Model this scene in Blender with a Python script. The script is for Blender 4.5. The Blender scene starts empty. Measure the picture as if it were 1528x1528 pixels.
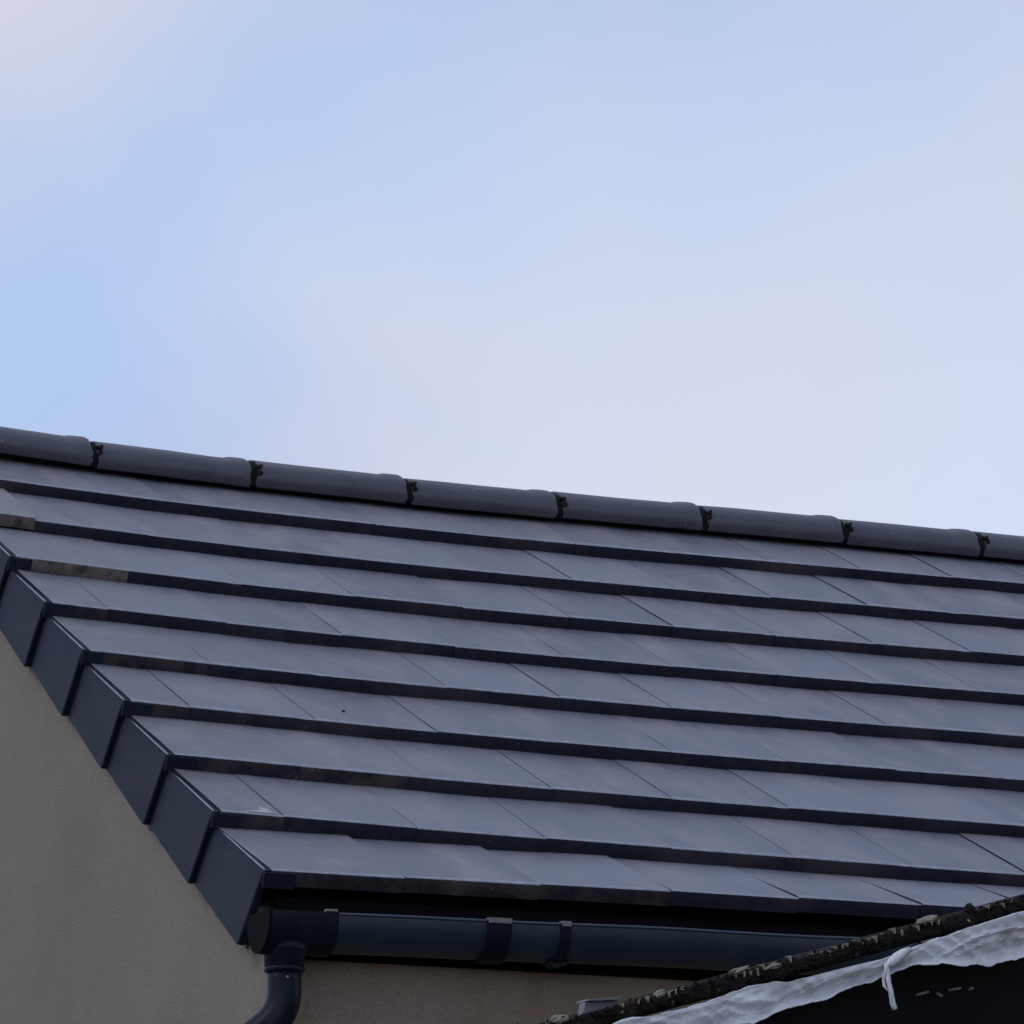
import bpy, bmesh, math, random
from mathutils import Vector, Matrix, noise

random.seed(7)
scene = bpy.context.scene
col = scene.collection
R = math.radians

# ------------------------------------------------------------------ camera
EAVES = 2.75                       # height of the eaves above the ground
cam_d = bpy.data.cameras.new('camera')
cam = bpy.data.objects.new('camera', cam_d)
col.objects.link(cam)
scene.camera = cam
cam_d.sensor_width = 36.0
cam_d.lens = 3.947368 * 36.0
cam_d.clip_start = 0.1
cam_d.clip_end = 3000
right = Vector((0.911815, -0.410589, -0.003180))
up = Vector((-0.094073, -0.216439, 0.971753))
fwd = Vector((0.399679, 0.885760, 0.235978))
M = Matrix((right, up, -fwd)).transposed().to_4x4()
M.translation = Vector((-2.772821, -7.319955, -1.147149 + EAVES))
cam.matrix_world = M

# ------------------------------------------------------------------ light
SUN_EL, SUN_AZ = R(45), R(-95)      # azimuth measured from +Y towards +X
world = bpy.data.worlds.new('World')
scene.world = world
world.use_nodes = True
nt = world.node_tree
nt.nodes.clear()
N = nt.nodes.new
L = nt.links.new
out = N('ShaderNodeOutputWorld')
bg = N('ShaderNodeBackground')
bg.inputs['Strength'].default_value = 0.15
sky = N('ShaderNodeTexSky')
sky.sky_type = 'NISHITA'
sky.sun_disc = False
sky.sun_elevation = SUN_EL
sky.sun_rotation = SUN_AZ
sky.air_density = 1.0
sky.dust_density = 0.0
sky.ozone_density = 1.0
tc = N('ShaderNodeTexCoord')
mp = N('ShaderNodeMapping')
mp.inputs['Location'].default_value = (10.00244, 0.27717, 7.77685)
mp.inputs['Scale'].default_value = (1.0, 1.0, 1.25)
nz = N('ShaderNodeTexNoise')
nz.inputs['Scale'].default_value = 4.2
nz.inputs['Detail'].default_value = 1.8
nz.inputs['Roughness'].default_value = 0.42
nz.inputs['Distortion'].default_value = 0.3
rmp = N('ShaderNodeMapRange')
rmp.interpolation_type = 'SMOOTHSTEP'
rmp.inputs['From Min'].default_value = 0.33
rmp.inputs['From Max'].default_value = 0.66
rmp.inputs['To Min'].default_value = 0.28
rmp.inputs['To Max'].default_value = 1.0
mx = N('ShaderNodeMix')
mx.data_type = 'RGBA'
mp2 = N('ShaderNodeMapping')
mp2.inputs['Location'].default_value = (19.11805, 11.01946, 3.59256)
nz2 = N('ShaderNodeTexNoise')
nz2.inputs['Scale'].default_value = 4.6
nz2.inputs['Detail'].default_value = 4.5
nz2.inputs['Roughness'].default_value = 0.45
rmp2 = N('ShaderNodeMapRange')
rmp2.interpolation_type = 'SMOOTHSTEP'
rmp2.inputs['From Min'].default_value = 0.34
rmp2.inputs['From Max'].default_value = 0.66
cc = N('ShaderNodeMix')
cc.data_type = 'RGBA'
cc.inputs['A'].default_value = (1.86, 2.32, 3.42, 1)       # periwinkle shaded cloud
cc.inputs['B'].default_value = (3.05, 2.96, 3.34, 1)       # pale pinkish cloud
L(tc.outputs['Generated'], mp2.inputs['Vector'])
L(mp2.outputs['Vector'], nz2.inputs['Vector'])
L(nz2.outputs['Fac'], rmp2.inputs['Value'])
L(rmp2.outputs['Result'], cc.inputs['Factor'])
L(cc.outputs['Result'], mx.inputs['B'])
L(tc.outputs['Generated'], mp.inputs['Vector'])
L(mp.outputs['Vector'], nz.inputs['Vector'])
L(nz.outputs['Fac'], rmp.inputs['Value'])
L(rmp.outputs['Result'], mx.inputs['Factor'])
veil = N('ShaderNodeVectorMath')
veil.operation = 'MULTIPLY'
veil.inputs[1].default_value = (1.02, 0.97, 0.93)      # thin lavender haze over the blue
L(sky.outputs['Color'], veil.inputs[0])
L(veil.outputs[0], mx.inputs['A'])
L(mx.outputs['Result'], bg.inputs['Color'])
L(bg.outputs['Background'], out.inputs['Surface'])

sun_d = bpy.data.lights.new('sun', 'SUN')
sun_d.energy = 0.5
sun_d.angle = R(25)
sun_d.color = (1.0, 0.93, 0.86)
sun = bpy.data.objects.new('sun', sun_d)
col.objects.link(sun)
sd = Vector((math.sin(SUN_AZ) * math.cos(SUN_EL), math.cos(SUN_AZ) * math.cos(SUN_EL), math.sin(SUN_EL)))
sun.rotation_euler = (-sd).to_track_quat('-Z', 'Y').to_euler()

vs = scene.view_settings
vs.view_transform = 'Standard'
vs.look = 'None'
vs.exposure = 0.65
vs.gamma = 1.0
vs.use_curve_mapping = False
scene.cycles.max_bounces = 8


# ------------------------------------------------------------------ materials
def mat(name, base, rough=0.6, var=0.15, nscale=6.0, bump=0.0, bscale=200.0, spec=0.5,
        tint=None, tint_scale=2.0, tint_lo=0.5, tint_hi=0.75, tint_amt=0.6, objrand=0.0,
        rough_var=0.0, stretch=(1, 1, 1), specks=None, speck_scale=60, speck_lo=0.68, metallic=0.0,
        mid=0.0, mscale=20, world=False, speck_amt=0.7, grain=0.0, gscale=180):
    m = bpy.data.materials.new(name)
    m.use_nodes = True
    t = m.node_tree
    n = t.nodes
    l = t.links.new
    b = n['Principled BSDF']
    b.inputs['Roughness'].default_value = rough
    b.inputs['Specular IOR Level'].default_value = spec
    b.inputs['Metallic'].default_value = metallic
    co = n.new('ShaderNodeTexCoord')
    oi = n.new('ShaderNodeObjectInfo')
    mul = n.new('ShaderNodeVectorMath')
    mul.operation = 'MULTIPLY_ADD'
    cmb = n.new('ShaderNodeCombineXYZ')
    for i in range(3):
        l(oi.outputs['Random'], cmb.inputs[i])
    l(cmb.outputs[0], mul.inputs[0])
    mul.inputs[1].default_value = (0, 0, 0) if world == 'fixed' else (37, 23, 51)
    l(co.outputs['Object'], mul.inputs[2])
    mpn = n.new('ShaderNodeMapping')
    mpn.inputs['Scale'].default_value = stretch
    l(mul.outputs[0], mpn.inputs['Vector'])
    v = mpn.outputs['Vector']
    nn = n.new('ShaderNodeTexNoise')
    nn.inputs['Scale'].default_value = nscale
    nn.inputs['Detail'].default_value = 6
    nn.inputs['Roughness'].default_value = 0.6
    l(v, nn.inputs['Vector'])
    # value multiplier = 1 + var*(noise-0.5)*2 + objrand*(rand-0.5)*2
    m1 = n.new('ShaderNodeMath')
    m1.operation = 'MULTIPLY_ADD'
    l(nn.outputs['Fac'], m1.inputs[0])
    m1.inputs[1].default_value = 2 * var * 1.6
    m1.inputs[2].default_value = 1 - var * 1.6 - objrand
    m2 = n.new('ShaderNodeMath')
    m2.operation = 'MULTIPLY_ADD'
    l(oi.outputs['Random'], m2.inputs[0])
    m2.inputs[1].default_value = 2 * objrand
    l(m1.outputs[0], m2.inputs[2])
    sc = n.new('ShaderNodeVectorMath')
    sc.operation = 'SCALE'
    sc.inputs[0].default_value = base
    l(m2.outputs[0], sc.inputs['Scale'])
    colr = sc.outputs[0]

    def layer(c, scale, lo, hi, amt, colr, detail=4):
        q = n.new('ShaderNodeTexNoise')
        q.inputs['Scale'].default_value = scale
        q.inputs['Detail'].default_value = detail
        q.inputs['Roughness'].default_value = 0.6
        add = n.new('ShaderNodeVectorMath')
        add.operation = 'ADD'
        add.inputs[1].default_value = (scale, 3.1, 7.7)
        l(v, add.inputs[0])
        l(add.outputs[0], q.inputs['Vector'])
        mr = n.new('ShaderNodeMapRange')
        mr.inputs['From Min'].default_value = lo
        mr.inputs['From Max'].default_value = hi
        mr.inputs['To Max'].default_value = amt
        l(q.outputs['Fac'], mr.inputs['Value'])
        mi = n.new('ShaderNodeMix')
        mi.data_type = 'RGBA'
        l(mr.outputs['Result'], mi.inputs['Factor'])
        l(colr, mi.inputs['A'])
        mi.inputs['B'].default_value = (*c, 1)
        return mi.outputs['Result']
    if grain:
        gq = n.new('ShaderNodeTexNoise')
        gq.inputs['Scale'].default_value = gscale
        gq.inputs['Detail'].default_value = 3
        gq.inputs['Roughness'].default_value = 0.7
        l(co.outputs['Object'], gq.inputs['Vector'])
        gm = n.new('ShaderNodeMath')
        gm.operation = 'MULTIPLY_ADD'
        gm.inputs[1].default_value = 4 * grain
        gm.inputs[2].default_value = 1 - 2 * grain
        l(gq.outputs['Fac'], gm.inputs[0])
        gs = n.new('ShaderNodeVectorMath')
        gs.operation = 'SCALE'
        l(colr, gs.inputs[0])
        l(gm.outputs[0], gs.inputs['Scale'])
        colr = gs.outputs[0]
    if world is True:
        geo = n.new('ShaderNodeNewGeometry')
        v = geo.outputs['Position']
    if tint:
        colr = layer(tint, tint_scale, tint_lo, tint_hi, tint_amt, colr)
    if specks:
        colr = layer(specks, speck_scale, speck_lo, speck_lo + 0.06, speck_amt, colr, 2)
    l(colr, b.inputs['Base Color'])
    if rough_var:
        mr = n.new('ShaderNodeMapRange')
        mr.inputs['To Min'].default_value = rough - rough_var
        mr.inputs['To Max'].default_value = rough + rough_var
        l(nn.outputs['Fac'], mr.inputs['Value'])
        l(mr.outputs['Result'], b.inputs['Roughness'])
    if bump:
        bn = n.new('ShaderNodeTexNoise')
        bn.inputs['Scale'].default_value = bscale
        bn.inputs['Detail'].default_value = 4
        l(co.outputs['Object'], bn.inputs['Vector'])
        bp = n.new('ShaderNodeBump')
        bp.inputs['Strength'].default_value = bump
        bp.inputs['Distance'].default_value = 0.003
        l(bn.outputs['Fac'], bp.inputs['Height'])
        if mid:
            bn2 = n.new('ShaderNodeTexNoise')
            bn2.inputs['Scale'].default_value = mscale
            bn2.inputs['Detail'].default_value = 3
            l(co.outputs['Object'], bn2.inputs['Vector'])
            bp2 = n.new('ShaderNodeBump')
            bp2.inputs['Strength'].default_value = mid
            bp2.inputs['Distance'].default_value = 0.01
            l(bn2.outputs['Fac'], bp2.inputs['Height'])
            l(bp2.outputs['Normal'], bp.inputs['Normal'])
        l(bp.outputs['Normal'], b.inputs['Normal'])
    return m


TILE = mat('concrete_tile', (0.134, 0.142, 0.174), 0.46, var=0.21, nscale=13, bump=0.25, bscale=260, spec=0.5,
           tint=(0.200, 0.190, 0.200), tint_scale=7, tint_lo=0.46, tint_hi=0.66, tint_amt=0.8, objrand=0.17,
           rough_var=0.14, stretch=(1.0, 0.4, 1.0), specks=(0.23, 0.23, 0.25), speck_scale=60, speck_lo=0.71, grain=0.14, gscale=190)
LIP = mat('shaded_tile_edge', (0.016, 0.0175, 0.028), 0.8, var=0.35, nscale=30, bump=0.4, bscale=300, spec=0.12, world=True,
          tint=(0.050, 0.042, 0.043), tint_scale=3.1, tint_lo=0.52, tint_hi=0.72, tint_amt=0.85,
          specks=(0.09, 0.08, 0.08), speck_scale=55, speck_lo=0.72)  # same concrete; shade on the down-facing nose is put into this dark base
WORN_GLINT = mat('worn_glint_arris', (0.22, 0.232, 0.285), 0.6, var=0.35, nscale=40, spec=0.5)  # worn edge, also lightened to paint the highlight along the nose
LIP_DIRT = mat('soiled_shaded_tile_edge', (0.024, 0.022, 0.028), 0.9, var=0.5, nscale=40, bump=0.6, bscale=200, spec=0.15, world=True,
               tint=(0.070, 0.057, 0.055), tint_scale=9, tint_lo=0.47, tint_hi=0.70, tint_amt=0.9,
               specks=(0.20, 0.18, 0.17), speck_scale=60, speck_lo=0.70)  # brown soil over a base darkened for the shade on the nose
LIP_PALE = mat('pale_tile_edge', (0.120, 0.100, 0.094), 0.9, var=0.5, nscale=40, bump=0.6, bscale=200, spec=0.15,
               tint=(0.05, 0.04, 0.04), tint_scale=22, tint_lo=0.52, tint_hi=0.62, tint_amt=0.9)
TILE_DIRT = mat('soiled_concrete_tile', (0.138, 0.143, 0.165), 0.5, var=0.18, nscale=14, bump=0.28, bscale=260, spec=0.5,
                tint=(0.205, 0.200, 0.205), tint_scale=9, tint_lo=0.5, tint_hi=0.72, tint_amt=0.7, objrand=0.1,
                rough_var=0.12, specks=(0.28, 0.27, 0.27), speck_scale=50, speck_lo=0.70, grain=0.14, gscale=190)
TILE_PALE = mat('pale_concrete_tile', (0.185, 0.178, 0.185), 0.55, var=0.2, nscale=14, bump=0.28, bscale=260, spec=0.5,
                tint=(0.26, 0.245, 0.24), tint_scale=9, tint_amt=0.7, grain=0.14, gscale=190)
RIDGE = mat('ridge_concrete', (0.050, 0.055, 0.071), 0.42, var=0.25, nscale=10, bump=0.3, bscale=260, spec=0.45,
            tint=(0.070, 0.076, 0.076), tint_scale=6, tint_lo=0.5, tint_hi=0.7, tint_amt=0.6, objrand=0.12,
            rough_var=0.12, specks=(0.19, 0.19, 0.19), speck_scale=50, speck_lo=0.71, grain=0.16, gscale=150)
VERGE = mat('anthracite_verge', (0.0135, 0.0185, 0.032), 0.6, var=0.22, nscale=9, bump=0.15, bscale=120, spec=0.08,
            tint=(0.022, 0.027, 0.040), tint_scale=7, tint_amt=0.6, objrand=0.14, rough_var=0.1, stretch=(1, 0.5, 1),
            specks=(0.06, 0.065, 0.075), speck_scale=45, speck_lo=0.73, grain=0.08, gscale=160)
MORTAR = mat('dark_mortar', (0.010, 0.010, 0.013), 0.95, var=0.5, nscale=60, bump=0.8, bscale=200, spec=0.2)
POINT = mat('verge_pointing', (0.19, 0.17, 0.14), 0.95, var=0.4, nscale=30, bump=0.9, bscale=250, spec=0.2,
            tint=(0.06, 0.055, 0.05), tint_scale=16, tint_lo=0.46, tint_hi=0.6, tint_amt=0.9)
DECK = mat('roof_underlay', (0.02, 0.02, 0.022), 0.9, spec=0.2)
WALL = mat('roughcast_render', (0.196, 0.172, 0.142), 0.93, var=0.06, nscale=3.0, bump=0.8, bscale=170, spec=0.12,
           tint=(0.152, 0.130, 0.106), tint_scale=1.7, tint_lo=0.45, tint_hi=0.75, tint_amt=0.7,
           specks=(0.075, 0.068, 0.06), speck_scale=38, speck_lo=0.745, mid=0.15, mscale=14, grain=0.22, gscale=170, world='fixed')
WALL_F = mat('eaves_lit_stained_render', (0.275, 0.205, 0.160), 0.93, var=0.10, nscale=3.5, bump=0.8, bscale=170, spec=0.12,
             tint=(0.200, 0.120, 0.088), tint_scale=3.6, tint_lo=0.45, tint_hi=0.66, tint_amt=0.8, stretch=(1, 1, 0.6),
             specks=(0.09, 0.08, 0.075), speck_scale=40, speck_lo=0.735, mid=0.15, mscale=14, grain=0.22, gscale=170, world='fixed')  # same render, brightened and warmed for light below the eaves; reddish stain is real
PVC = mat('gutter_plastic', (0.020, 0.033, 0.054), 0.34, var=0.12, nscale=8, bump=0.03, bscale=60, spec=0.5,
          tint=(0.040, 0.043, 0.048), tint_scale=12, tint_lo=0.5, tint_hi=0.7, tint_amt=0.6, rough_var=0.08)
PVC_D = mat('black_plastic', (0.008, 0.010, 0.018), 0.38, var=0.2, nscale=10, bump=0.03, bscale=60, spec=0.11,
            tint=(0.026, 0.027, 0.03), tint_scale=14, tint_amt=0.5, rough_var=0.08)
FASCIA = mat('shaded_fascia', (0.006, 0.006, 0.008), 0.8, spec=0.04)  # near-black base carries the deep shade behind the gutter
CLIP = mat('weathered_clip', (0.17, 0.165, 0.165), 0.8, var=0.4, nscale=60, spec=0.3)
GROUND = mat('yard_paving', (0.20, 0.19, 0.175), 0.95, var=0.4, nscale=0.8, bump=0.5, bscale=12, spec=0.2,
             tint=(0.15, 0.14, 0.12), tint_scale=0.3, tint_amt=0.8)
FELT = mat('mossy_roof_edge', (0.010, 0.0085, 0.008), 0.95, var=0.7, nscale=45, bump=1.0, bscale=180, spec=0.15,
           tint=(0.050, 0.025, 0.016), tint_scale=7, tint_lo=0.54, tint_hi=0.72, tint_amt=0.8,
           specks=(0.33, 0.30, 0.24), speck_scale=70, speck_lo=0.70)
CRUST = mat('pale_crust', (0.21, 0.19, 0.155), 0.95, var=0.4, nscale=60, bump=0.8, bscale=250, spec=0.15)
MEMB = mat('white_membrane', (0.55, 0.555, 0.59), 0.42, var=0.12, nscale=14, bump=0.25, bscale=60, spec=0.5,
           tint=(0.22, 0.205, 0.20), tint_scale=13, tint_lo=0.46, tint_hi=0.68, tint_amt=0.8)
BLACKW = mat('black_board', (0.009, 0.009, 0.010), 0.85, var=0.4, nscale=20, bump=0.3, bscale=80, spec=0.08,
             stretch=(0.2, 1, 1))  # near-black base over boards and wall alike
LEAD = mat('grey_flashing', (0.13, 0.13, 0.145), 0.55, var=0.2, nscale=20, spec=0.4)


# ------------------------------------------------------------------ helpers
def link(name, me, parent=None, mats=()):
    o = bpy.data.objects.new(name, me)
    col.objects.link(o)
    if parent:
        o.parent = parent
    for m in mats:
        if me is not None and me.users == 1:
            me.materials.append(m)
    return o


def from_bm(name, bm, m, parent=None, smooth=False):
    me = bpy.data.meshes.new(name)
    bmesh.ops.recalc_face_normals(bm, faces=bm.faces)
    bm.to_mesh(me)
    bm.free()
    if smooth:
        for p in me.polygons:
            p.use_smooth = True
    ms = m if isinstance(m, (list, tuple)) else [m]
    return link(name, me, parent, ms)


def box(bm, a, b):
    x0, y0, z0 = a
    x1, y1, z1 = b
    v = [bm.verts.new(c) for c in ((x0, y0, z0), (x1, y0, z0), (x1, y1, z0), (x0, y1, z0),
                                   (x0, y0, z1), (x1, y0, z1), (x1, y1, z1), (x0, y1, z1))]
    for f in ((0, 3, 2, 1), (4, 5, 6, 7), (0, 1, 5, 4), (1, 2, 6, 5), (2, 3, 7, 6), (3, 0, 4, 7)):
        bm.faces.new([v[i] for i in f])
    return v


def prism(bm, poly, axis, a, b):
    """poly: 2-D points; axis 'x': points are (y,z), 'y': points are (x,z)"""
    def p3(q, t):
        return (t, q[0], q[1]) if axis == 'x' else (q[0], t, q[1])
    v0 = [bm.verts.new(p3(q, a)) for q in poly]
    v1 = [bm.verts.new(p3(q, b)) for q in poly]
    n = len(poly)
    bm.faces.new(v0)
    bm.faces.new(v1[::-1])
    for i in range(n):
        bm.faces.new((v0[i], v0[(i + 1) % n], v1[(i + 1) % n], v1[i]))


def sweep(bm, rings, closed=True, caps=True):
    vr = [[bm.verts.new(c) for c in r] for r in rings]
    n = len(rings[0])
    for a, b in zip(vr, vr[1:]):
        for i in range(n if closed else n - 1):
            j = (i + 1) % n
            bm.faces.new((a[i], a[j], b[j], b[i]))
    if caps and closed:
        bm.faces.new(vr[0])
        bm.faces.new(vr[-1][::-1])
    return vr


def tube(bm, pts, rad, seg=16):
    pts = [Vector(p) for p in pts]
    rings = []
    ref = Vector((1, 0, 0))
    for i, p in enumerate(pts):
        d = (pts[min(i + 1, len(pts) - 1)] - pts[max(i - 1, 0)]).normalized()
        if abs(d.dot(ref)) > 0.9:
            ref = Vector((0, 1, 0))
        u = (ref - d * ref.dot(d)).normalized()
        w = d.cross(u)
        r = rad[i] if isinstance(rad, (list, tuple)) else rad
        rings.append([p + u * math.cos(2 * math.pi * k / seg) * r + w * math.sin(2 * math.pi * k / seg) * r for k in range(seg)])
    sweep(bm, rings)


def fb(p, s=1.0, o=0.0):
    return noise.noise(Vector((p[0] * s + o, p[1] * s + 3.7 * o, p[2] * s)))


def bevel(bm, w, seg=2):
    bmesh.ops.bevel(bm, geom=list(bm.edges), offset=w, segments=seg, affect='EDGES', profile=0.5)


# ------------------------------------------------------------------ roof surface as surveyed
PITCH = 0.528650
GAUGE = 0.334709
TW = 0.293281                      # cover width of a tile
X1 = 0.297392                      # first full joint from the verge
XV = 0.0145                        # left edge of the tiling
SR = 2.912953                      # ridge tile lower edge, measured up the slope
XR = 0.471370                      # a ridge joint
A = (1.440056, 0.177166, -3.064806, 2.304464, -0.697825, 1.179322, -0.099806, -2.824996)
B = (4.383428, 1.701968, -2.471753)
XEND = 3.95
THK = 0.0325


def sag(x, s):
    X = (min(max(x, -0.2), 4.0) - 2.5) / 2.5
    S = (s - 1.5) / 1.5
    return 0.01 * (A[0] * X + A[1] * X * X + A[2] * X ** 3 + A[3] * X * S + A[4] * X * X * S + A[5] * S * S
                   + A[6] * X * S * S + A[7] * X ** 3 * S)


def lift0(x):
    X = (min(max(x, -0.2), 4.0) - 2.5) / 2.5
    return 0.01 * (B[0] + B[1] * X + B[2] * X * X)


def RP(x, s, c=1):
    """point on the plane of the tile noses, in world space"""
    return Vector((x, s * math.cos(PITCH), EAVES + s * math.sin(PITCH) + sag(x, s) + (lift0(x) if c == 0 else 0)))


# ------------------------------------------------------------------ ground
bm = bmesh.new()
g = 250
vv = [bm.verts.new(c) for c in ((-g, -g, 0), (g, -g, 0), (g, g, 0), (-g, g, 0))]
bm.faces.new(vv)
ground = from_bm('ground', bm, GROUND)
ground['kind'] = 'structure'

# ------------------------------------------------------------------ house
house = bpy.data.objects.new('house', None)
col.objects.link(house)
house.location = (0, 0, 0)
house['label'] = 'rendered house with dark grey tiled pitched roof, black gutter and downpipe'
house['category'] = 'house'

GX, FY = 0.042, 0.0625                # outer faces of the gable wall and the front wall
nrm = Vector((0, -math.sin(PITCH), math.cos(PITCH)))
upv = Vector((0, math.cos(PITCH), math.sin(PITCH)))


def under(y, n):
    """height of a line n below the nose plane at depth y"""
    return EAVES + y * math.tan(PITCH) - n / math.cos(PITCH)


YR = (SR + 0.135) * math.cos(PITCH)       # ridge line depth
YB = 2 * YR - FY                          # rear wall
bm = bmesh.new()
prism(bm, [(FY, 0), (YB, 0), (YB, under(FY, .10)), (YR, under(YR, .10)), (FY, under(FY, .10))], 'x', GX, GX + 0.22)
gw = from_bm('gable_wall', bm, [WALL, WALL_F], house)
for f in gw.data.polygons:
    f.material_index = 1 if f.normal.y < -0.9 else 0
bm = bmesh.new()
prism(bm, [(FY, 0), (YB, 0), (YB, under(FY, .10)), (YR, under(YR, .10)), (FY, under(FY, .10))], 'x', XEND - 0.22, XEND)
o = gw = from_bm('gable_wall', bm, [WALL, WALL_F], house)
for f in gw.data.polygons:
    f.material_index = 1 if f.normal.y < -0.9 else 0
bm = bmesh.new()
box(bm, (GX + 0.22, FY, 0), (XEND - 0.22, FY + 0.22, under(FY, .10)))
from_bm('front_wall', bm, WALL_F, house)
bm = bmesh.new()
box(bm, (GX + 0.22, YB - 0.22, 0), (XEND - 0.22, YB, under(FY, .10)))
from_bm('rear_wall', bm, WALL, house)

# roof deck under the tiles (both slopes, one solid)
bm = bmesh.new()
n1, n2 = 0.055, 0.095
prism(bm, [(0.02, under(0.02, n2)), (YR, under(YR, n2)), (2 * YR - .02, under(.02, n2)),
           (2 * YR - .02, under(.02, n1)), (YR, under(YR, n1)), (0.02, under(0.02, n1))], 'x', 0.012, XEND + 0.05)
roof = from_bm('roof', bm, DECK, house)
roof['label'] = 'dark grey pitched roof of flat interlocking tiles'


# ---- tiles
def tile_mesh(w, variant, mats):
    """local: x along the course, y up the slope, z out of the roof; nose at y=0, top at z=0"""
    LEN = 0.40
    seg = 14
    bm = bmesh.new()
    rings = []
    off = variant * 5.3
    prof0 = [(0.0012, -THK), (-0.0004, -0.018), (0.0, -0.0055), (0.0012, -0.0022), (0.0042, -0.0004), (0.012, 0.0),
             (0.10, 0.0), (0.21, 0.0), (LEN, 0.0), (LEN, -0.014), (0.03, -0.016), (0.025, -THK)]
    for i in range(seg + 1):
        u = i / seg
        x = u * w
        e = fb((x, 0, 0), 34, off) * 0.0011 + fb((x, 0, 0), 110, off + 9) * 0.0006
        chip = max(0.0, fb((x, 0, 0), 42, off + 40) - 0.42) * 0.010
        edge = min(u, 1 - u) * w
        drop = 0.0001 * max(0, 1 - edge / 0.005)
        warp = 0.0010 * math.sin(u * 3.1 + variant)
        r = []
        for k, (y, z) in enumerate(prof0):
            yy, zz = y, z
            if k in (1, 2, 3, 4):
                yy += e + chip * (1.0 if k > 1 else 0.3)
                zz -= chip * 0.5 if k >= 3 else 0
            if k == 0:
                yy += e * 0.5
                zz += fb((x, 0, 0), 50, off + 20) * 0.0010
            if k in (5, 6, 7, 8):
                zz += warp + 0.0007 * fb((x, y, 0), 9, off)
            if k in (4, 5, 6, 7, 8):
                zz -= drop
            r.append((x, yy, zz))
        rings.append(r)
    sweep(bm, rings)
    # interlock flange that runs under the neighbour
    box(bm, (w - 0.004, 0.012, -0.015), (w + 0.012, LEN - 0.01, -0.0095))
    bmesh.ops.recalc_face_normals(bm, faces=bm.faces)
    me = bpy.data.meshes.new('roof_tile')
    bm.normal_update()
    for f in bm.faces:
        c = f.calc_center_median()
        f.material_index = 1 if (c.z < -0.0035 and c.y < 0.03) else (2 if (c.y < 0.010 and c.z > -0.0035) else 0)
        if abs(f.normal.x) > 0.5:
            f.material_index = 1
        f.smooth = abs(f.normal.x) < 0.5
    bm.to_mesh(me)
    bm.free()
    for m in mats:
        me.materials.append(m)
    me.set_sharp_from_angle(angle=R(40))
    return me


W_ = TW
full = [tile_mesh(W_ - 0.00005, k, (TILE, LIP, WORN_GLINT)) for k in range(6)]
firstfull = [tile_mesh(X1 - XV - 0.00005, 10 + k, (TILE_DIRT, LIP_DIRT, WORN_GLINT)) for k in range(3)]
firsthalf = [tile_mesh(X1 - XV - TW / 2 - 0.00005, 20 + k, (TILE_DIRT, LIP_DIRT, WORN_GLINT)) for k in range(3)]
pale_full = tile_mesh(X1 - XV - 0.00005, 41, (TILE_DIRT, LIP_PALE, WORN_GLINT))
pale_half = tile_mesh(X1 - XV - TW / 2 - 0.00005, 42, (TILE_PALE, LIP_PALE, WORN_GLINT))
seconds = [tile_mesh(W_ - 0.00005, 30 + k, (TILE, LIP_DIRT, WORN_GLINT)) for k in range(3)]


def place(o, p, X, Y):
    X = X.normalized()
    Z = X.cross(Y).normalized()
    Y = Z.cross(X)
    m = Matrix((X, Y, Z)).transposed().to_4x4()
    m.translation = p
    o.matrix_world = m


rt = random.Random(21)
ncount = 0
for c in range(9):
    s = GAUGE * c
    x = XV
    k = 0
    while x < XEND - 0.02:
        if k == 0:
            w = X1 - XV if c % 2 == 0 else X1 - XV - TW / 2
            me = (firstfull if c % 2 == 0 else firsthalf)[rt.randrange(3)]
        else:
            w = TW
            dirty = (k == 1 and c in (0, 2)) or (c == 0 and k < 3)
            me = seconds[rt.randrange(3)] if dirty else full[rt.randrange(6)]
        if k == 0 and c == 6:
            me = pale_full
        if k == 0 and c == 7:
            me = pale_half
        o = bpy.data.objects.new('roof_tile', me)
        col.objects.link(o)
        o.parent = roof
        a, b = RP(x, s, c), RP(x + w, s, c)
        back = RP(x + w / 2, s + GAUGE, 1)
        jz = rt.uniform(-0.0008, 0.0008) + (0.006 if (k == 0 and c == 7) else 0)
        js = rt.uniform(-0.0026, 0.0026)
        jr = rt.gauss(0, 0.0018)
        jy = rt.gauss(0, 0.0015)
        if c == 0:
            jr = -abs(rt.gauss(0.007, 0.004))
        Yd = (back - nrm * (THK - 0.001)) - (a + b) / 2
        Xd = (b - a) + nrm * jr * w + upv * jy * w
        p = a + nrm * (jz - jr * w / 2) + upv * (js - jy * w / 2) + Vector((0.0001 + (0.0018 if rt.random() < 0.05 else 0.0), 0, 0))
        place(o, p, Xd, Yd)
        ncount += 1
        x += w
        k += 1

# ---- ridge tiles: rounded section with a socket at one end
RB = 0.115


def ridge_section(grow, wob=0.0):
    pts = []
    # rounded section tucked in at the foot; local (y,z), y=0 at the ridge line
    for i in range(23):
        a = R(207) - R(234) * i / 22
        pts.append(((RB + grow) * math.cos(a), 0.031 + (0.0635 + grow) * math.sin(a)))
    inner = [(y * 0.87, 0.031 + (z - 0.031) * (0.82 if z > 0.031 else 1.0) + (0.001 if z < 0.02 else 0)) for y, z in pts][::-1]
    return pts + inner


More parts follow.
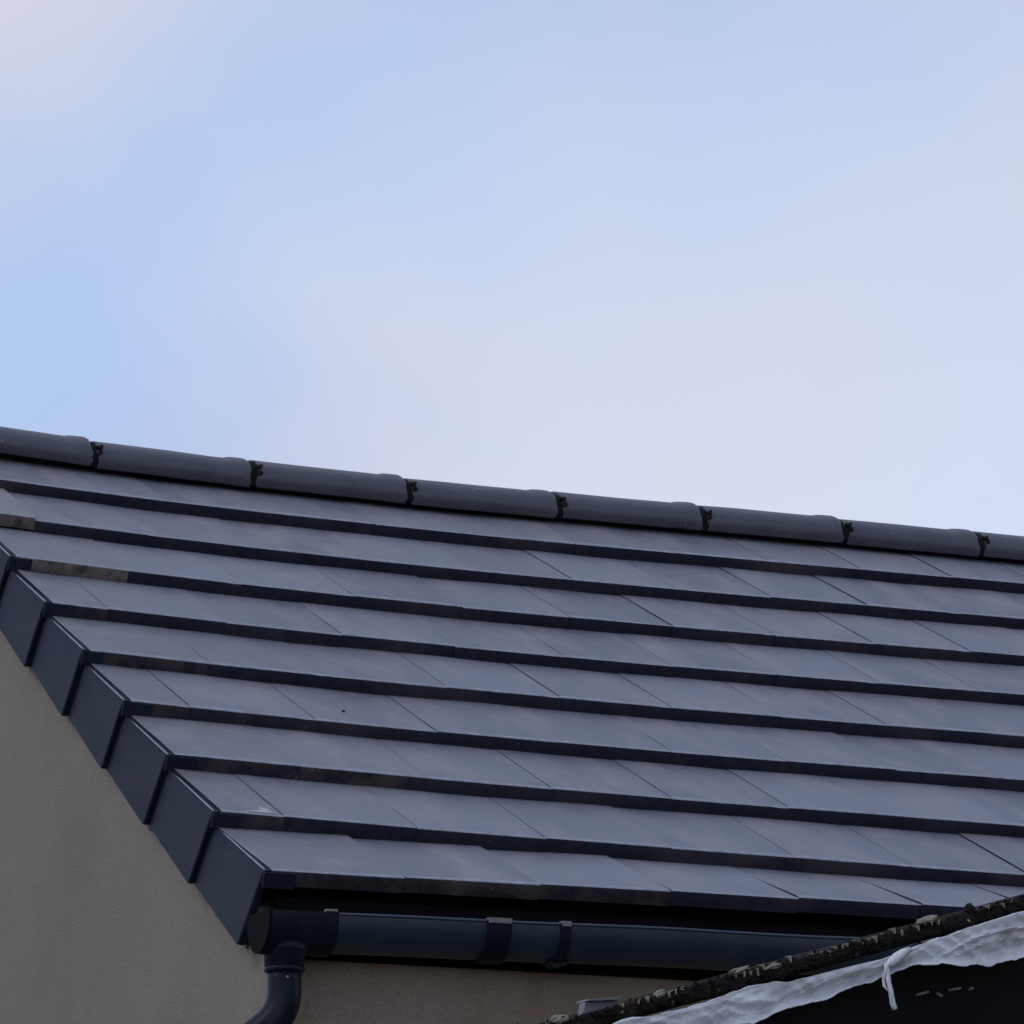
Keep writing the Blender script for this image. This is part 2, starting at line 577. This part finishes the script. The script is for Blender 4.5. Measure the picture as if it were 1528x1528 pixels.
def ridge_mesh(length, variant):
    bm = bmesh.new()
    rings = []
    G = [(0.0, -0.002), (0.003, 0.0), (length * 0.25, 0.0), (length * 0.5, 0.0), (length * 0.75, 0.0), (length - 0.075, 0.0),
         (length - 0.066, 0.0034), (length - 0.045, 0.0046), (length - 0.026, 0.0046), (length - 0.020, 0.0015)]
    for (x, gr) in G:
        r = []
        for (y, z) in ridge_section(gr):
            q = (x, y, z)
            d = 0.0012 * fb(q, 9, variant * 4.1) + 0.0008 * fb(q, 40, variant)
            e = 0
            if x < 0.001 or x > length - 0.022:
                e = 0.010 * fb((0, y, z), 42, variant * 7 + x) + 0.004 * fb((0, y, z), 110, variant + x)
            r.append((x + e, y * (1 + d * 6), z + d))
        rings.append(r)
    sweep(bm, rings)
    bmesh.ops.recalc_face_normals(bm, faces=bm.faces)
    me = bpy.data.meshes.new('ridge_tile')
    for f in bm.faces:
        f.smooth = True
    bm.to_mesh(me)
    bm.free()
    me.materials.append(RIDGE)
    me.set_sharp_from_angle(angle=R(38))
    return me


def mortar_mesh(variant):
    bm = bmesh.new()
    rings = []
    for x in (-0.030, -0.018, -0.006, 0.010):
        r = []
        for (y, z) in ridge_section(-0.0045):
            d = 0.005 * fb((x * 3, y, z), 38, variant * 3.3 + 11)
            ex = 0.010 * fb((0, y, z), 30, variant * 5.1 + 2) if x > 0 else 0
            r.append((x + ex, y * (1 + d * 7), z + d))
        rings.append(r)
    sweep(bm, rings)
    # loose lump bedded on the joint
    for q in range(2):
        ang = R(180 - (6 + 15 * q) + 8 * fb((q, 0, 0), 3, variant))
        ly, lz = (RB + 0.002) * math.cos(ang), 0.032 + 0.062 * math.sin(ang)
        mm = Matrix.Translation((0.003 + 0.008 * fb((q, 1, 0), 2.3, variant), ly, lz)) @ Matrix.Diagonal((0.007 + 0.004 * q + 0.003 * fb((q, 3, 0), 2.1, variant), 0.006, 0.008, 1))
        rr = bmesh.ops.create_icosphere(bm, subdivisions=2, radius=1.0, matrix=mm)
        for v in rr['verts']:
            v.co += Vector((fb(v.co, 90, q), fb(v.co, 90, q + 5), fb(v.co, 90, q + 8))) * 0.005
    me = bpy.data.meshes.new('ridge_joint')
    bmesh.ops.recalc_face_normals(bm, faces=bm.faces)
    bm.to_mesh(me)
    bm.free()
    me.materials.append(MORTAR)
    return me


joints = [XR + 0.45 * k for k in range(0, 8)]
spans = [(-0.02, joints[0])] + list(zip(joints, joints[1:])) + [(joints[-1], XEND + 0.03)]
for k, (xa, xb) in enumerate(spans):
    me = ridge_mesh(xb - xa, k)
    o = bpy.data.objects.new('ridge_tile', me)
    col.objects.link(o)
    o.parent = roof
    dy = RB * 1.0
    a = RP(xa, SR) + Vector((0, dy, 0))
    b = RP(xb, SR) + Vector((0, dy, 0))
    place(o, a + Vector((0, 0, 0.001 + rt.uniform(-.0025, .0025))), b - a, Vector((0, 1, 0)))
    if k < len(spans) - 1:
        o = bpy.data.objects.new('ridge_joint', mortar_mesh(k))
        col.objects.link(o)
        o.parent = roof
        place(o, b + Vector((0, 0, 0.001)), b - a, Vector((0, 1, 0)))


# ---- verge caps, one for each course
def verge_mesh(variant):
    """local frame at the nose corner: x outwards is negative, y up slope, z normal"""
    bm = bmesh.new()
    tt = THK / GAUGE
    H = 0.183
    rake = 0.058
    ln = GAUGE + 0.030
    # outer plate, proud at the nose and tapering back under the next cap
    rings = []
    NZ = 7
    for (y, xo) in ((0.0, -0.0165), (0.004, -0.0185), (ln * 0.33, -0.0140), (ln * 0.66, -0.0085), (ln, -0.0035)):
        r = []
        top = -0.0035 - y * tt
        for j in range(NZ):                       # outer face, top to bottom
            f = j / (NZ - 1)
            xx = xo + (0.0022 if j == 0 else 0)
            r.append((xx, y + rake * f + (0.0 if j else 0.001), top + (-H - top) * f))
        for j in reversed(range(NZ)):             # inner face
            f = j / (NZ - 1)
            r.append((-0.0018 if y > 0.002 else -0.0018, y + rake * f, top + (-H - top) * f))
        rings.append(r)
    sweep(bm, rings)
    # bead along the tile edge
    bmesh.ops.bevel(bm, geom=[e for e in bm.edges if e.calc_face_angle(0) > 1.0], offset=0.0012, segments=1, affect='EDGES')
    nf = len(bm.faces)
    bead = []
    for (y, xo, r0) in ((0.001, -0.0150, 0.0016), (0.02, -0.0148, 0.0022), (0.12, -0.0122, 0.0020), (0.25, -0.0085, 0.0014), (0.28, -0.0080, 0.0004)):
        top = -0.0025 - y * tt
        bead.append([(xo - r0, y, top), (xo, y, top + r0), (xo + r0, y, top), (xo, y, top - r0)])
    sweep(bm, bead)
    # return across the nose of the tile
    box(bm, (-0.0165, -0.0045, -0.038), (0.030 + 0.010 * (variant % 3), -0.0008, -0.0060))
    bm.faces.ensure_lookup_table()
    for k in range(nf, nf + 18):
        bm.faces[k].material_index = 1  # bead coloured pale to paint a bright line along the cap
    # soffit return, closing the cap towards the wall
    v = [bm.verts.new(c) for c in ((-0.012, rake + 0.002, -H + 0.001), (0.058, rake + 0.002, -H + 0.001), (0.058, rake + ln, -H + 0.001), (-0.004, rake + ln, -H + 0.001),
                                   (-0.012, rake + 0.002, -H + 0.006), (0.058, rake + 0.002, -H + 0.006), (0.058, rake + ln, -H + 0.006), (-0.004, rake + ln, -H + 0.006))]
    for f in ((0, 3, 2, 1), (4, 5, 6, 7), (0, 1, 5, 4), (1, 2, 6, 5), (2, 3, 7, 6), (3, 0, 4, 7)):
        bm.faces.new([v[i] for i in f])
    me = bpy.data.meshes.new('verge_cap')
    bmesh.ops.recalc_face_normals(bm, faces=bm.faces)
    bm.to_mesh(me)
    bm.free()
    me.materials.append(VERGE)
    me.materials.append(WORN_GLINT)
    return me


vm = [verge_mesh(k) for k in range(3)]
for c in range(9):
    s = GAUGE * c
    o = bpy.data.objects.new('verge_cap', vm[rt.randrange(3)])
    col.objects.link(o)
    o.parent = roof
    a = RP(XV, s, c)
    back = RP(XV, s + GAUGE, 1)
    if c == 8:
        back = a + upv * GAUGE
    jit = rt.gauss(0, 0.0025)
    place(o, a + Vector((rt.uniform(-.001, .001), 0, 0)) + nrm * rt.uniform(0, 0.002), Vector((1, jit, 0)), (back - a))

# ragged pointing where the verge meets the gable render
bm = bmesh.new()
rings = []
for i in range(150):
    s = 0.11 + 2.86 * i / 149
    b_ = RP(GX, s, 1) - nrm * 0.192
    dep = 0.020 + 0.010 * fb((s, 0, 0), 7, 1) + 0.007 * fb((s, 0, 0), 26, 4) + 0.004 * fb((s, 0, 0), 70, 2)
    pr = 0.010 + 0.005 * fb((s, 0, 0), 40, 7)
    rings.append([(GX + 0.01, b_.y, b_.z), (GX - pr, b_.y, b_.z), (GX - pr * 0.8, b_.y + 0.4 * dep, b_.z - dep * 0.85), (GX + 0.01, b_.y + .5 * dep, b_.z - dep)])
sweep(bm, rings)
from_bm('verge_pointing', bm, POINT, house)

# ---- eaves: fascia, soffit, filler
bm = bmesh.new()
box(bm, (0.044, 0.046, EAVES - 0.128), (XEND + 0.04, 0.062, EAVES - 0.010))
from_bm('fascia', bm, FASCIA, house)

# ---- gutter
GR = 0.058
GY = -0.012
GZ0, GZS = -0.060, 0.0115                # rim height at x=0 and its fall towards the outlet


def gut(x):
    return EAVES + GZ0 + GZS * x


def gutter_ring(x, r, t, dz=0.0, rim=0.004):
    pts = []
    for i in range(15):
        a = math.pi + math.pi * i / 14
        pts.append((x, GY + r * math.cos(a), gut(x) + dz + 1.15 * r * math.sin(a)))
    pts[0] = (x, pts[0][1], pts[0][2] + rim)
    pts[-1] = (x, pts[-1][1], pts[-1][2] + rim)
    inn = []
    for i in range(15):
        a = 2 * math.pi - math.pi * i / 14
        inn.append((x, GY + (r - t) * math.cos(a), gut(x) + dz + 1.15 * (r - t) * math.sin(a)))
    inn[0] = (x, inn[0][1], inn[0][2] + rim)
    inn[-1] = (x, inn[-1][1], inn[-1][2] + rim)
    return pts + inn


def half_shell(name, xs, r, t, m, parent, dz=0.0, rim=0.004, wob=0.0):
    bm = bmesh.new()
    rings = []
    for x in xs:
        d = dz + wob * fb((x, 0, 0), 3.0, 2)
        rings.append(gutter_ring(x, r, t, d, rim))
    sweep(bm, rings)
    bmesh.ops.recalc_face_normals(bm, faces=bm.faces)
    o = from_bm(name, bm, m, parent, True)
    o.data.set_sharp_from_angle(angle=R(40))
    return o


gutter = half_shell('gutter', [-0.012 + 0.099 * i for i in range(41)], GR, 0.003, PVC, house, wob=0.003)
# rolled front rim
bm = bmesh.new()
tube(bm, [(-0.012 + 0.099 * i, GY - GR + 0.001, gut(-0.012 + 0.099 * i) + 0.004 + 0.003 * fb((-0.012 + 0.099 * i, 0, 0), 3.0, 2)) for i in range(41)], 0.0036, 8)
from_bm('gutter_rim', bm, PVC, gutter, True)
# stop end
bm = bmesh.new()
poly = [(GY + (GR + 0.004) * math.cos(math.pi + math.pi * i / 14), gut(-0.012) + 1.15 * (GR + 0.004) * math.sin(math.pi + math.pi * i / 14)) for i in range(15)]
poly = [(poly[0][0], poly[0][1] + 0.009)] + poly + [(poly[-1][0], poly[-1][1] + 0.009)]
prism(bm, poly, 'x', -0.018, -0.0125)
from_bm('stop_end', bm, FASCIA, gutter)  # dark colour paints the end into the eaves shade
# outlet
OX = 0.0376
outlet = half_shell('gutter_outlet', [-0.012, -0.010, 0.07, 0.105, 0.1245, 0.1265], GR + 0.0055, 0.0052, PVC_D, gutter, rim=0.007)
bm = bmesh.new()
tube(bm, [(OX, GY, gut(OX) - 0.05), (OX, GY, gut(OX) - 0.066), (OX, GY, gut(OX) - 0.074), (OX, GY, gut(OX) - 0.105)], [0.050, 0.045, 0.0395, 0.0385], 24)
from_bm('outlet_spigot', bm, PVC_D, gutter, True)


def bracket(xa, xb, body, grow, clipw):
    n = 4
    half_shell('gutter_bracket', [xa + (xb - xa) * i / (n - 1) for i in range(n)], GR + grow, grow - 0.00005, PVC_D, gutter, rim=0.006)
    bm = bmesh.new()
    xm = (xa + xb) / 2
    z = gut(xm) + 0.0065
    box(bm, (xm - clipw / 2, GY - GR - grow - 0.001, z), (xm + clipw / 2, GY - GR + 0.010, z + 0.0045))
    box(bm, (xm - clipw / 2, GY - GR - grow - 0.0035, z - 0.006), (xm + clipw / 2 * 0.9, GY - GR - grow - 0.00005, z + 0.004))
    from_bm('gutter_clip', bm, CLIP, gutter)


bracket(0.443, 0.494, PVC_D, 0.0055, 0.050)
bracket(0.602, 0.624, PVC_D, 0.0045, 0.020)
bracket(1.42, 1.47, PVC_D, 0.0055, 0.050)
bracket(2.40, 2.45, PVC_D, 0.0055, 0.050)
bm = bmesh.new()
zc = gut(0.11) + 0.0085
box(bm, (0.1000, GY - GR - 0.0065, zc), (0.1230, GY - GR + 0.009, zc + 0.0045))
from_bm('gutter_clip', bm, CLIP, gutter)
# drip lug below the union
bm = bmesh.new()
zc = gut(0.6) - 1.15 * GR
prism(bm, [(0.588, zc + 0.002), (0.606, zc - 0.011), (0.628, zc - 0.005), (0.640, zc + 0.002)], 'y', GY - 0.02, GY + 0.012)
from_bm('gutter_lug', bm, PVC_D, gutter)

# ---- downpipe with swan neck
bm = bmesh.new()
z0 = gut(OX) - 0.100
path = [(OX, GY, z0), (OX, GY, z0 - 0.02), (OX, GY, z0 - 0.045)]
dirn = Vector((-0.90, 0.34, 0)).normalized()
P0 = Vector((OX, GY, z0 - 0.045))
rad = 0.085
for i in range(1, 9):
    a = R(50) * i / 8
    path.append(P0 + dirn * rad * (1 - math.cos(a)) + Vector((0, 0, -rad * math.sin(a))))
e = Vector(path[-1])
dd = dirn * math.sin(R(50)) + Vector((0, 0, -math.cos(R(50))))
path.append(e + dd * 0.05)
e2 = path[-1]
for i in range(1, 9):
    a = R(50) * (1 - i / 8)
    path.append(Vector(path[-1]) + (dirn * math.sin(a) + Vector((0, 0, -math.cos(a)))) * 0.011)
last = Vector(path[-1])
path += [last - Vector((0, 0, 0.3)), last - Vector((0, 0, 1.0)), Vector((last.x, last.y, 0.0))]
tube(bm, path, 0.0335, 28)
pipe = from_bm('downpipe', bm, PVC_D, house, True)
bm = bmesh.new()
tube(bm, [(OX, GY, z0 + 0.006), (OX, GY, z0 + 0.004), (OX, GY, z0 - 0.003), (OX, GY, z0 - 0.006)], [0.0355, 0.0400, 0.0400, 0.0355], 28)
from_bm('pipe_collar', bm, PVC_D, pipe, True)
bm = bmesh.new()
bmesh.ops.create_uvsphere(bm, u_segments=10, v_segments=6, radius=0.0028,
                          matrix=Matrix.Translation((OX - 0.006, GY - 0.0335, z0 - 0.018)))
from_bm('screw', bm, CLIP, pipe, True)

# small dark nail dot on one tile
bm = bmesh.new()
rr = bmesh.ops.create_icosphere(bm, subdivisions=2, radius=0.0048)
for v in rr['verts']:
    v.co.z *= 0.6
    v.co += Vector((fb(v.co, 300), fb(v.co, 300, 3), 0)) * 0.001
o = from_bm('nail_dot', bm, MORTAR, roof, True)
q = RP(0.548, GAUGE * 3 + 0.105) - nrm * (0.105 * THK / GAUGE - 0.001)
o.matrix_world = Matrix.Translation(q) @ Matrix.Rotation(PITCH - 0.08, 4, 'X')

# dried mortar smears left on some tiles
SMEAR = mat('mortar_smear', (0.36, 0.35, 0.35), 0.95, var=0.4, nscale=50, bump=0.7, bscale=220, spec=0.2)
for (x, c, ds, sx, sy, seed) in ((0.105, 1, 0.016, 0.030, 0.008, 1), (0.118, 1, 0.030, 0.012, 0.014, 2)):
    bm = bmesh.new()
    n = 22
    ring = []
    for i in range(n):
        a = 2 * math.pi * i / n
        r = 1 + 0.8 * fb((math.cos(a), math.sin(a), 0), 1.6, seed * 3.1) + 0.5 * fb((math.cos(a), math.sin(a), 0), 4.0, seed)
        ring.append((sx * r * math.cos(a), sy * r * math.sin(a)))
    top = [bm.verts.new((px_, py_, 0.0012)) for px_, py_ in ring]
    bot = [bm.verts.new((px_ * 1.1, py_ * 1.1, -0.004)) for px_, py_ in ring]
    bm.faces.new(top)
    bm.faces.new(bot[::-1])
    for i in range(n):
        bm.faces.new((bot[i], bot[(i + 1) % n], top[(i + 1) % n], top[i]))
    o = from_bm('mortar_smear', bm, SMEAR, roof)
    q = RP(x, GAUGE * c + ds) - nrm * (ds * THK / GAUGE - 0.0012)
    o.matrix_world = Matrix.Translation(q) @ Matrix.Rotation(PITCH - 0.083, 4, 'X')

# ------------------------------------------------------------------ outbuilding in front (right)
shed = bpy.data.objects.new('outbuilding', None)
col.objects.link(shed)
YS = -2.0
SL = math.tan(R(15.97))
XA, ZA = -0.3154, EAVES - 0.4869          # a point on the verge line
shed.location = (0, 0, 0)
shed['label'] = 'black boarded outbuilding with mossy roof edge and torn white membrane in the lower right corner'
shed['category'] = 'shed'


def sh(x, d=0.0):
    return ZA + (x - XA) * SL - d


xl, xm_, xr_ = -0.75, 1.35, 3.45
zr = sh(xm_)


def roofz(x):
    return sh(x) if x <= xm_ else sh(2 * xm_ - x)


# gable boards
for i in range(20):
    z1 = 2.72 - 0.14 * i
    z0_ = z1 - 0.155
    if z0_ < 0:
        z0_ = 0.0
    if z1 < 0.02:
        break
    xlo = max(xl + 0.12, XA + (z1 + 0.05 - ZA) / SL)
    xhi = 2 * xm_ - xlo
    if xhi - xlo < 0.1:
        continue
    bm = bmesh.new()
    rings = []
    for sx in (-1, 1):
        e0 = max(xl + 0.12, XA + (z0_ + 0.05 - ZA) / SL)
        e1 = max(xl + 0.12, XA + (z1 + 0.05 - ZA) / SL)
        if sx > 0:
            e0, e1 = 2 * xm_ - e0, 2 * xm_ - e1
        rings.append([(e0, YS + 0.10, z0_), (e0, YS + 0.125, z0_), (e1, YS + 0.125, z1), (e1, YS + 0.115, z1)])
    sweep(bm, rings)
    from_bm('board', bm, BLACKW, shed)
bm = bmesh.new()
poly = [(xl + .12, 0.0), (2 * xm_ - xl - .12, 0.0), (2 * xm_ - xl - .12, sh(xl + .12) - 0.06), (xm_, zr - 0.06), (xl + .12, sh(xl + .12) - 0.06)]
prism(bm, poly, 'y', YS + 0.1255, YS + 1.1)
from_bm('wall', bm, BLACKW, shed)
# roof slab
bm = bmesh.new()
poly = [(xl, sh(xl, .026)), (xm_, zr - .026), (2 * xm_ - xl, sh(xl, .026)), (2 * xm_ - xl, sh(xl, .004)), (xm_, zr - .004), (xl, sh(xl, .004))]
prism(bm, poly, 'y', YS + 0.012, YS + 1.2)
sroof = from_bm('roof', bm, FELT, shed)

# ragged fluted edge of the covering: real lumps along the verge
bm = bmesh.new()
rings = []
NN = 1100
er = random.Random(5)


def edge_top(x):
    return sh(x) + 0.0030 * fb((x, 0, 0), 24, 1) + 0.0050 * fb((x, 0, 0), 70, 6) + 0.0040 * fb((x, 0, 0), 170, 9)


for i in range(NN + 1):
    x = xl + (xm_ - xl) * i / NN
    zt = edge_top(x)
    zb = sh(x, 0.0245) + 0.004 * fb((x, 0, 0), 40, 11) + 0.004 * fb((x, 0, 0), 12, 14)
    ring = [(x, YS + 0.05, zt - 0.001)]
    for k, (yy, f) in enumerate(((0.006, 0.0), (0.001, 0.10), (-0.001, 0.26), (-0.002, 0.42), (-0.002, 0.58), (-0.001, 0.75), (0.002, 0.92), (0.008, 1.0))):
        z = zt + (zb - zt) * f
        q = (x, 0, z)
        d = 0.0060 * fb(q, 60, 21) + 0.0045 * fb(q, 150, 27)
        ring.append((x, YS + yy + d, z + 0.002 * fb(q, 120, 33)))
    ring.append((x, YS + 0.05, zb + 0.002))
    rings.append(ring)
sweep(bm, rings)
from_bm('roof_edge', bm, FELT, sroof)

# pale flutes and lichen lumps on the edge
bm = bmesh.new()
FX = []
for (xa, xb, dens) in ((-0.200, -0.095, 0.75), (-0.012, 0.034, 0.8), (0.055, 0.10, 0.35), (0.118, 0.275, 0.95), (0.30, 0.36, 0.5), (0.40, 0.48, 0.3)):
    x = xa
    while x < xb:
        if er.random() < dens:
            FX.append(x)
        x += 0.0120 + er.uniform(-0.0025, 0.0025)
for x in FX:
    hh = er.uniform(0.004, 0.009)
    ww = er.uniform(0.0012, 0.0029)
    zt = edge_top(x)
    lean = er.uniform(-0.001, 0.003)
    poly = [(x - ww, zt + 0.0012), (x + ww, zt + 0.002), (x + lean + ww * 0.5, zt - hh), (x + lean - ww * 0.1, zt - hh)]
    prism(bm, poly, 'y', YS - 0.0045 + er.uniform(-0.001, 0.003), YS + 0.010)
wf = from_bm('pale_flutes', bm, CRUST, sroof)
wf['kind'] = 'stuff'


bm = bmesh.new()
for i in range(520):
    x = er.uniform(-0.45, 0.75)
    f = er.random() ** 1.6
    z = edge_top(x) + 0.002 - 0.026 * f
    sz = er.uniform(0.0010, 0.0034) * (1.0 if f < 0.3 else 0.75)
    mm = Matrix.Translation((x, YS - 0.001 + er.uniform(-0.003, 0.002), z)) @ Matrix.Rotation(er.uniform(0, 6), 4, (er.random(), er.random(), er.random() + .1)) @ Matrix.Diagonal((sz * er.uniform(0.7, 1.8), sz, sz * er.uniform(0.6, 1.4), 1))
    bmesh.ops.create_icosphere(bm, subdivisions=1, radius=1.0, matrix=mm)
cr = from_bm('edge_crumbs', bm, FELT, sroof)
cr['kind'] = 'stuff'


def lump(x, dz, sx, sz, m, name, seed):
    bm = bmesh.new()
    rr = bmesh.ops.create_icosphere(bm, subdivisions=3, radius=1.0)
    for v in rr['verts']:
        n_ = 1 + 0.55 * fb(v.co, 1.7, seed) + 0.25 * fb(v.co, 4.5, seed + 3)
        v.co = Vector((v.co.x * sx * n_, v.co.y * 0.010 * n_, v.co.z * sz * n_))
        v.co.z += v.co.x * SL
    bmesh.ops.translate(bm, verts=bm.verts, vec=(x, YS + 0.004, sh(x) + dz))
    from_bm(name, bm, m, sroof, True)


lump(0.318, 0.004, 0.018, 0.0055, CRUST, 'lichen_lump', 1)
lump(-0.003, 0.004, 0.015, 0.0050, CRUST, 'lichen_lump', 2)
lump(0.395, 0.003, 0.008, 0.0080, FELT, 'moss_lump', 3)
lump(-0.135, 0.000, 0.008, 0.0060, CRUST, 'lichen_lump', 4)
lump(-0.300, 0.003, 0.016, 0.0060, CRUST, 'lichen_lump', 5)
lump(0.050, -0.004, 0.018, 0.0040, CRUST, 'lichen_lump', 6)

# torn white membrane hanging from under the edge (outline in metres along the verge)
MT = [(-0.62, .036), (-0.45, .034), (-0.305, .031), (-0.240, .032), (-0.195, .0295), (-0.130, .0335), (-0.100, .0355), (-0.070, .036), (-0.040, .0335), (-0.015, .030),
      (0.010, .0275), (0.045, .0305), (0.075, .0370), (0.130, .0375), (0.190, .0385), (0.255, .0420), (0.290, .0375), (0.330, .0335), (0.380, .0310), (0.430, .0285),
      (0.490, .0270), (0.60, .030), (0.80, .034), (1.0, .030), (1.34, .032)]
MB_ = [(-0.62, .060), (-0.45, .066), (-0.305, .058), (-0.240, .070), (-0.195, .066), (-0.130, .0655), (-0.100, .074), (-0.070, .083), (-0.040, .087), (-0.015, .084),
       (0.010, .0865), (0.045, .082), (0.075, .080), (0.130, .081), (0.190, .076), (0.255, .070), (0.290, .0680), (0.330, .0750), (0.380, .0905), (0.430, .0990),
       (0.490, .1020), (0.60, .088), (0.80, .066), (1.0, .074), (1.34, .060)]


def interp(T, x):
    for (a, va), (b, vb) in zip(T, T[1:]):
        if a <= x <= b:
            f = (x - a) / (b - a)
            f = f * f * (3 - 2 * f)
            return va + (vb - va) * f
    return T[-1][1]


bm = bmesh.new()
grid = []
NX, NV = 520, 18
for i in range(NX + 1):
    x = -0.62 + 1.94 * i / NX
    dt, db = interp(MT, x) - 0.004, interp(MB_, x)
    db += 0.0045 * fb((x, 0, 0), 20, 3) + 0.0018 * fb((x, 0, 0), 75, 5) + 0.0012 * fb((x, 0, 0), 190, 8) - 0.009
    rowp = []
    for j in range(NV + 1):
        f = j / NV
        d = dt + (db - dt) * f
        # long drawn folds lying along the verge, a few crossing creases, a thick hem
        n1 = fb((d * 62 + x * 7 + 1.5 * fb((x, 0, 0), 6, 2), x * 3.0, 0), 1.0, 9)
        n2 = fb((d * 55 - x * 34 + 1.2 * fb((x, d, 0), 9, 5), x * 5.0, 0), 1.0, 19)
        n3 = fb((d * 150 + x * 60, x * 14.0, 0), 1.0, 33)
        k1 = 0.5 + 0.8 * fb((x, 0, 0), 6.5, 51)
        fold = (1 - abs(n1) * 2.0) * 0.010 * max(0.25, k1) + (1 - abs(n2) * 2.2) * 0.011 * max(0.2, 1 - k1) + (1 - abs(n3) * 2) * 0.0012
        fold += 0.0006 * fb((x * 60, d * 150, 0), 1.0, 61)
        hf = 0.74 + 0.14 * fb((x, 0, 0), 9, 81)          # where the sheet turns out into its loose hem
        y = YS - 0.010 + 0.015 * min(f / hf, 1) * (0.6 + 0.8 * k1) - 0.016 * max(0.0, (f - hf) / (1 - hf))
        y -= fold * 1.35 * (0.30 + 0.70 * math.sin(f * math.pi))
        rowp.append(bm.verts.new((x, y, sh(x, d))))
    grid.append(rowp)
for a, b in zip(grid, grid[1:]):
    for j in range(NV):
        bm.faces.new((a[j], b[j], b[j + 1], a[j + 1]))
bmesh.ops.recalc_face_normals(bm, faces=bm.faces)
geo = bmesh.ops.solidify(bm, geom=list(bm.faces), thickness=0.0012)
tm = from_bm('torn_membrane', bm, MEMB, sroof, True)
tm.data.set_sharp_from_angle(angle=R(24))

# rolled upper hem of the membrane, broken into lengths
hems = [(-0.40, -0.155), (-0.140, 0.025), (0.215, 0.520), (0.60, 1.1)]
for hi, (xa, xb) in enumerate(hems):
    bm = bmesh.new()
    pts, rr = [], []
    n = int((xb - xa) / 0.006)
    for i in range(n + 1):
        x = xa + (xb - xa) * i / n
        tip = min(1, i / 5, (n - i) / 5)
        pts.append((x, YS - 0.008 + 0.003 * fb((x, 0, 0), 40, hi), sh(x, interp(MT, x) - 0.004) + 0.0025 * fb((x, 0, 0), 35, 5 + hi)))
        rr.append((0.0022 + 0.0020 * fb((x, 0, 0), 45, 8 + hi) + 0.0008 * fb((x, 0, 0), 130, 3 + hi)) * (0.3 + 0.7 * tip))
    tube(bm, pts, rr, 8)
    from_bm('membrane_hem', bm, MEMB, sroof, True)

# knotted strip hanging from the membrane
def strip(pts, ww, name):
    bm = bmesh.new()
    rings = []
    for i, (x, z) in enumerate(pts):
        p_ = Vector((x, YS - 0.034, z))
        q_ = pts[min(i + 1, len(pts) - 1)]
        o_ = pts[max(i - 1, 0)]
        d = Vector((q_[0] - o_[0], 0, q_[1] - o_[1])).normalized()
        sdv = Vector((-d.z, 0, d.x))
        w = ww[i]
        yo = Vector((0, 0.003 * math.sin(i * 1.7), 0))
        rings.append([p_ + sdv * w + yo, p_ + Vector((0, -w * 0.55, 0)) + yo, p_ - sdv * w + yo, p_ + Vector((0, w * 0.4, 0)) + yo])
    sweep(bm, rings)
    bmesh.ops.subdivide_edges(bm, edges=bm.edges, cuts=1, smooth=0.6)
    from_bm(name, bm, MEMB, sroof, True)


def px(x_, y_):
    """picture measurement of the shed face turned into metres on its verge plane"""
    return (XA + (x_ - 820) * 0.8063 / 708, EAVES - 0.4869 + (1528 - y_) * 0.2308 / 190)


strip([px(1333, 1417), px(1322, 1423), px(1310, 1430), px(1301, 1436), px(1294, 1441)], [.004, .007, .0085, .007, .004], 'membrane_knot')
strip([px(1296, 1438), px(1298, 1449), px(1298, 1460), px(1300, 1473), px(1304, 1485), px(1308, 1493)], [.005, .0052, .0042, .0045, .0052, .0046], 'membrane_strip')
strip([px(1295, 1443), px(1292, 1455), px(1291, 1465), px(1295, 1471)], [.002, .003, .003, .0015], 'membrane_strip')

# small pale raised dashes on the boards
for (a, b) in (((1371, 1477), (1390, 1472)), ((1402, 1473), (1411, 1477)), ((1421, 1469), (1441, 1465)), ((1453, 1467), (1460, 1464))):
    pa, pb = px(*a), px(*b)
    bm = bmesh.new()
    k_ = 1.022
    tube(bm, [(pa[0] + 0.04, YS + 0.098, pa[1] + 0.022), (pb[0] + 0.04, YS + 0.098, pb[1] + 0.022)], 0.0022, 6)
    from_bm('pale_dash', bm, CLIP, shed, True)

# folded flashing tab lying on the shed roof edge
bm = bmesh.new()
xa, za = px(890, 1506)
xb, zb = px(940, 1487)
prism(bm, [(xa, za - 0.006), (xb - 0.006, za + 0.004), (xb - 0.002, zb - 0.004), (xa + 0.004, zb - 0.008)], 'y', YS + 0.055, YS + 0.075)
prism(bm, [(xa + 0.003, zb - 0.0075), (xb - 0.001, zb - 0.0035), (xb + 0.003, zb + 0.0020), (xa + 0.004, zb - 0.0045)], 'y', YS + 0.045, YS + 0.085)
tab = from_bm('flashing_tab', bm, LEAD)
tab['label'] = 'small grey folded flashing tab on the outbuilding roof edge below the gutter'
tab['category'] = 'flashing'

bpy.context.view_layer.update()
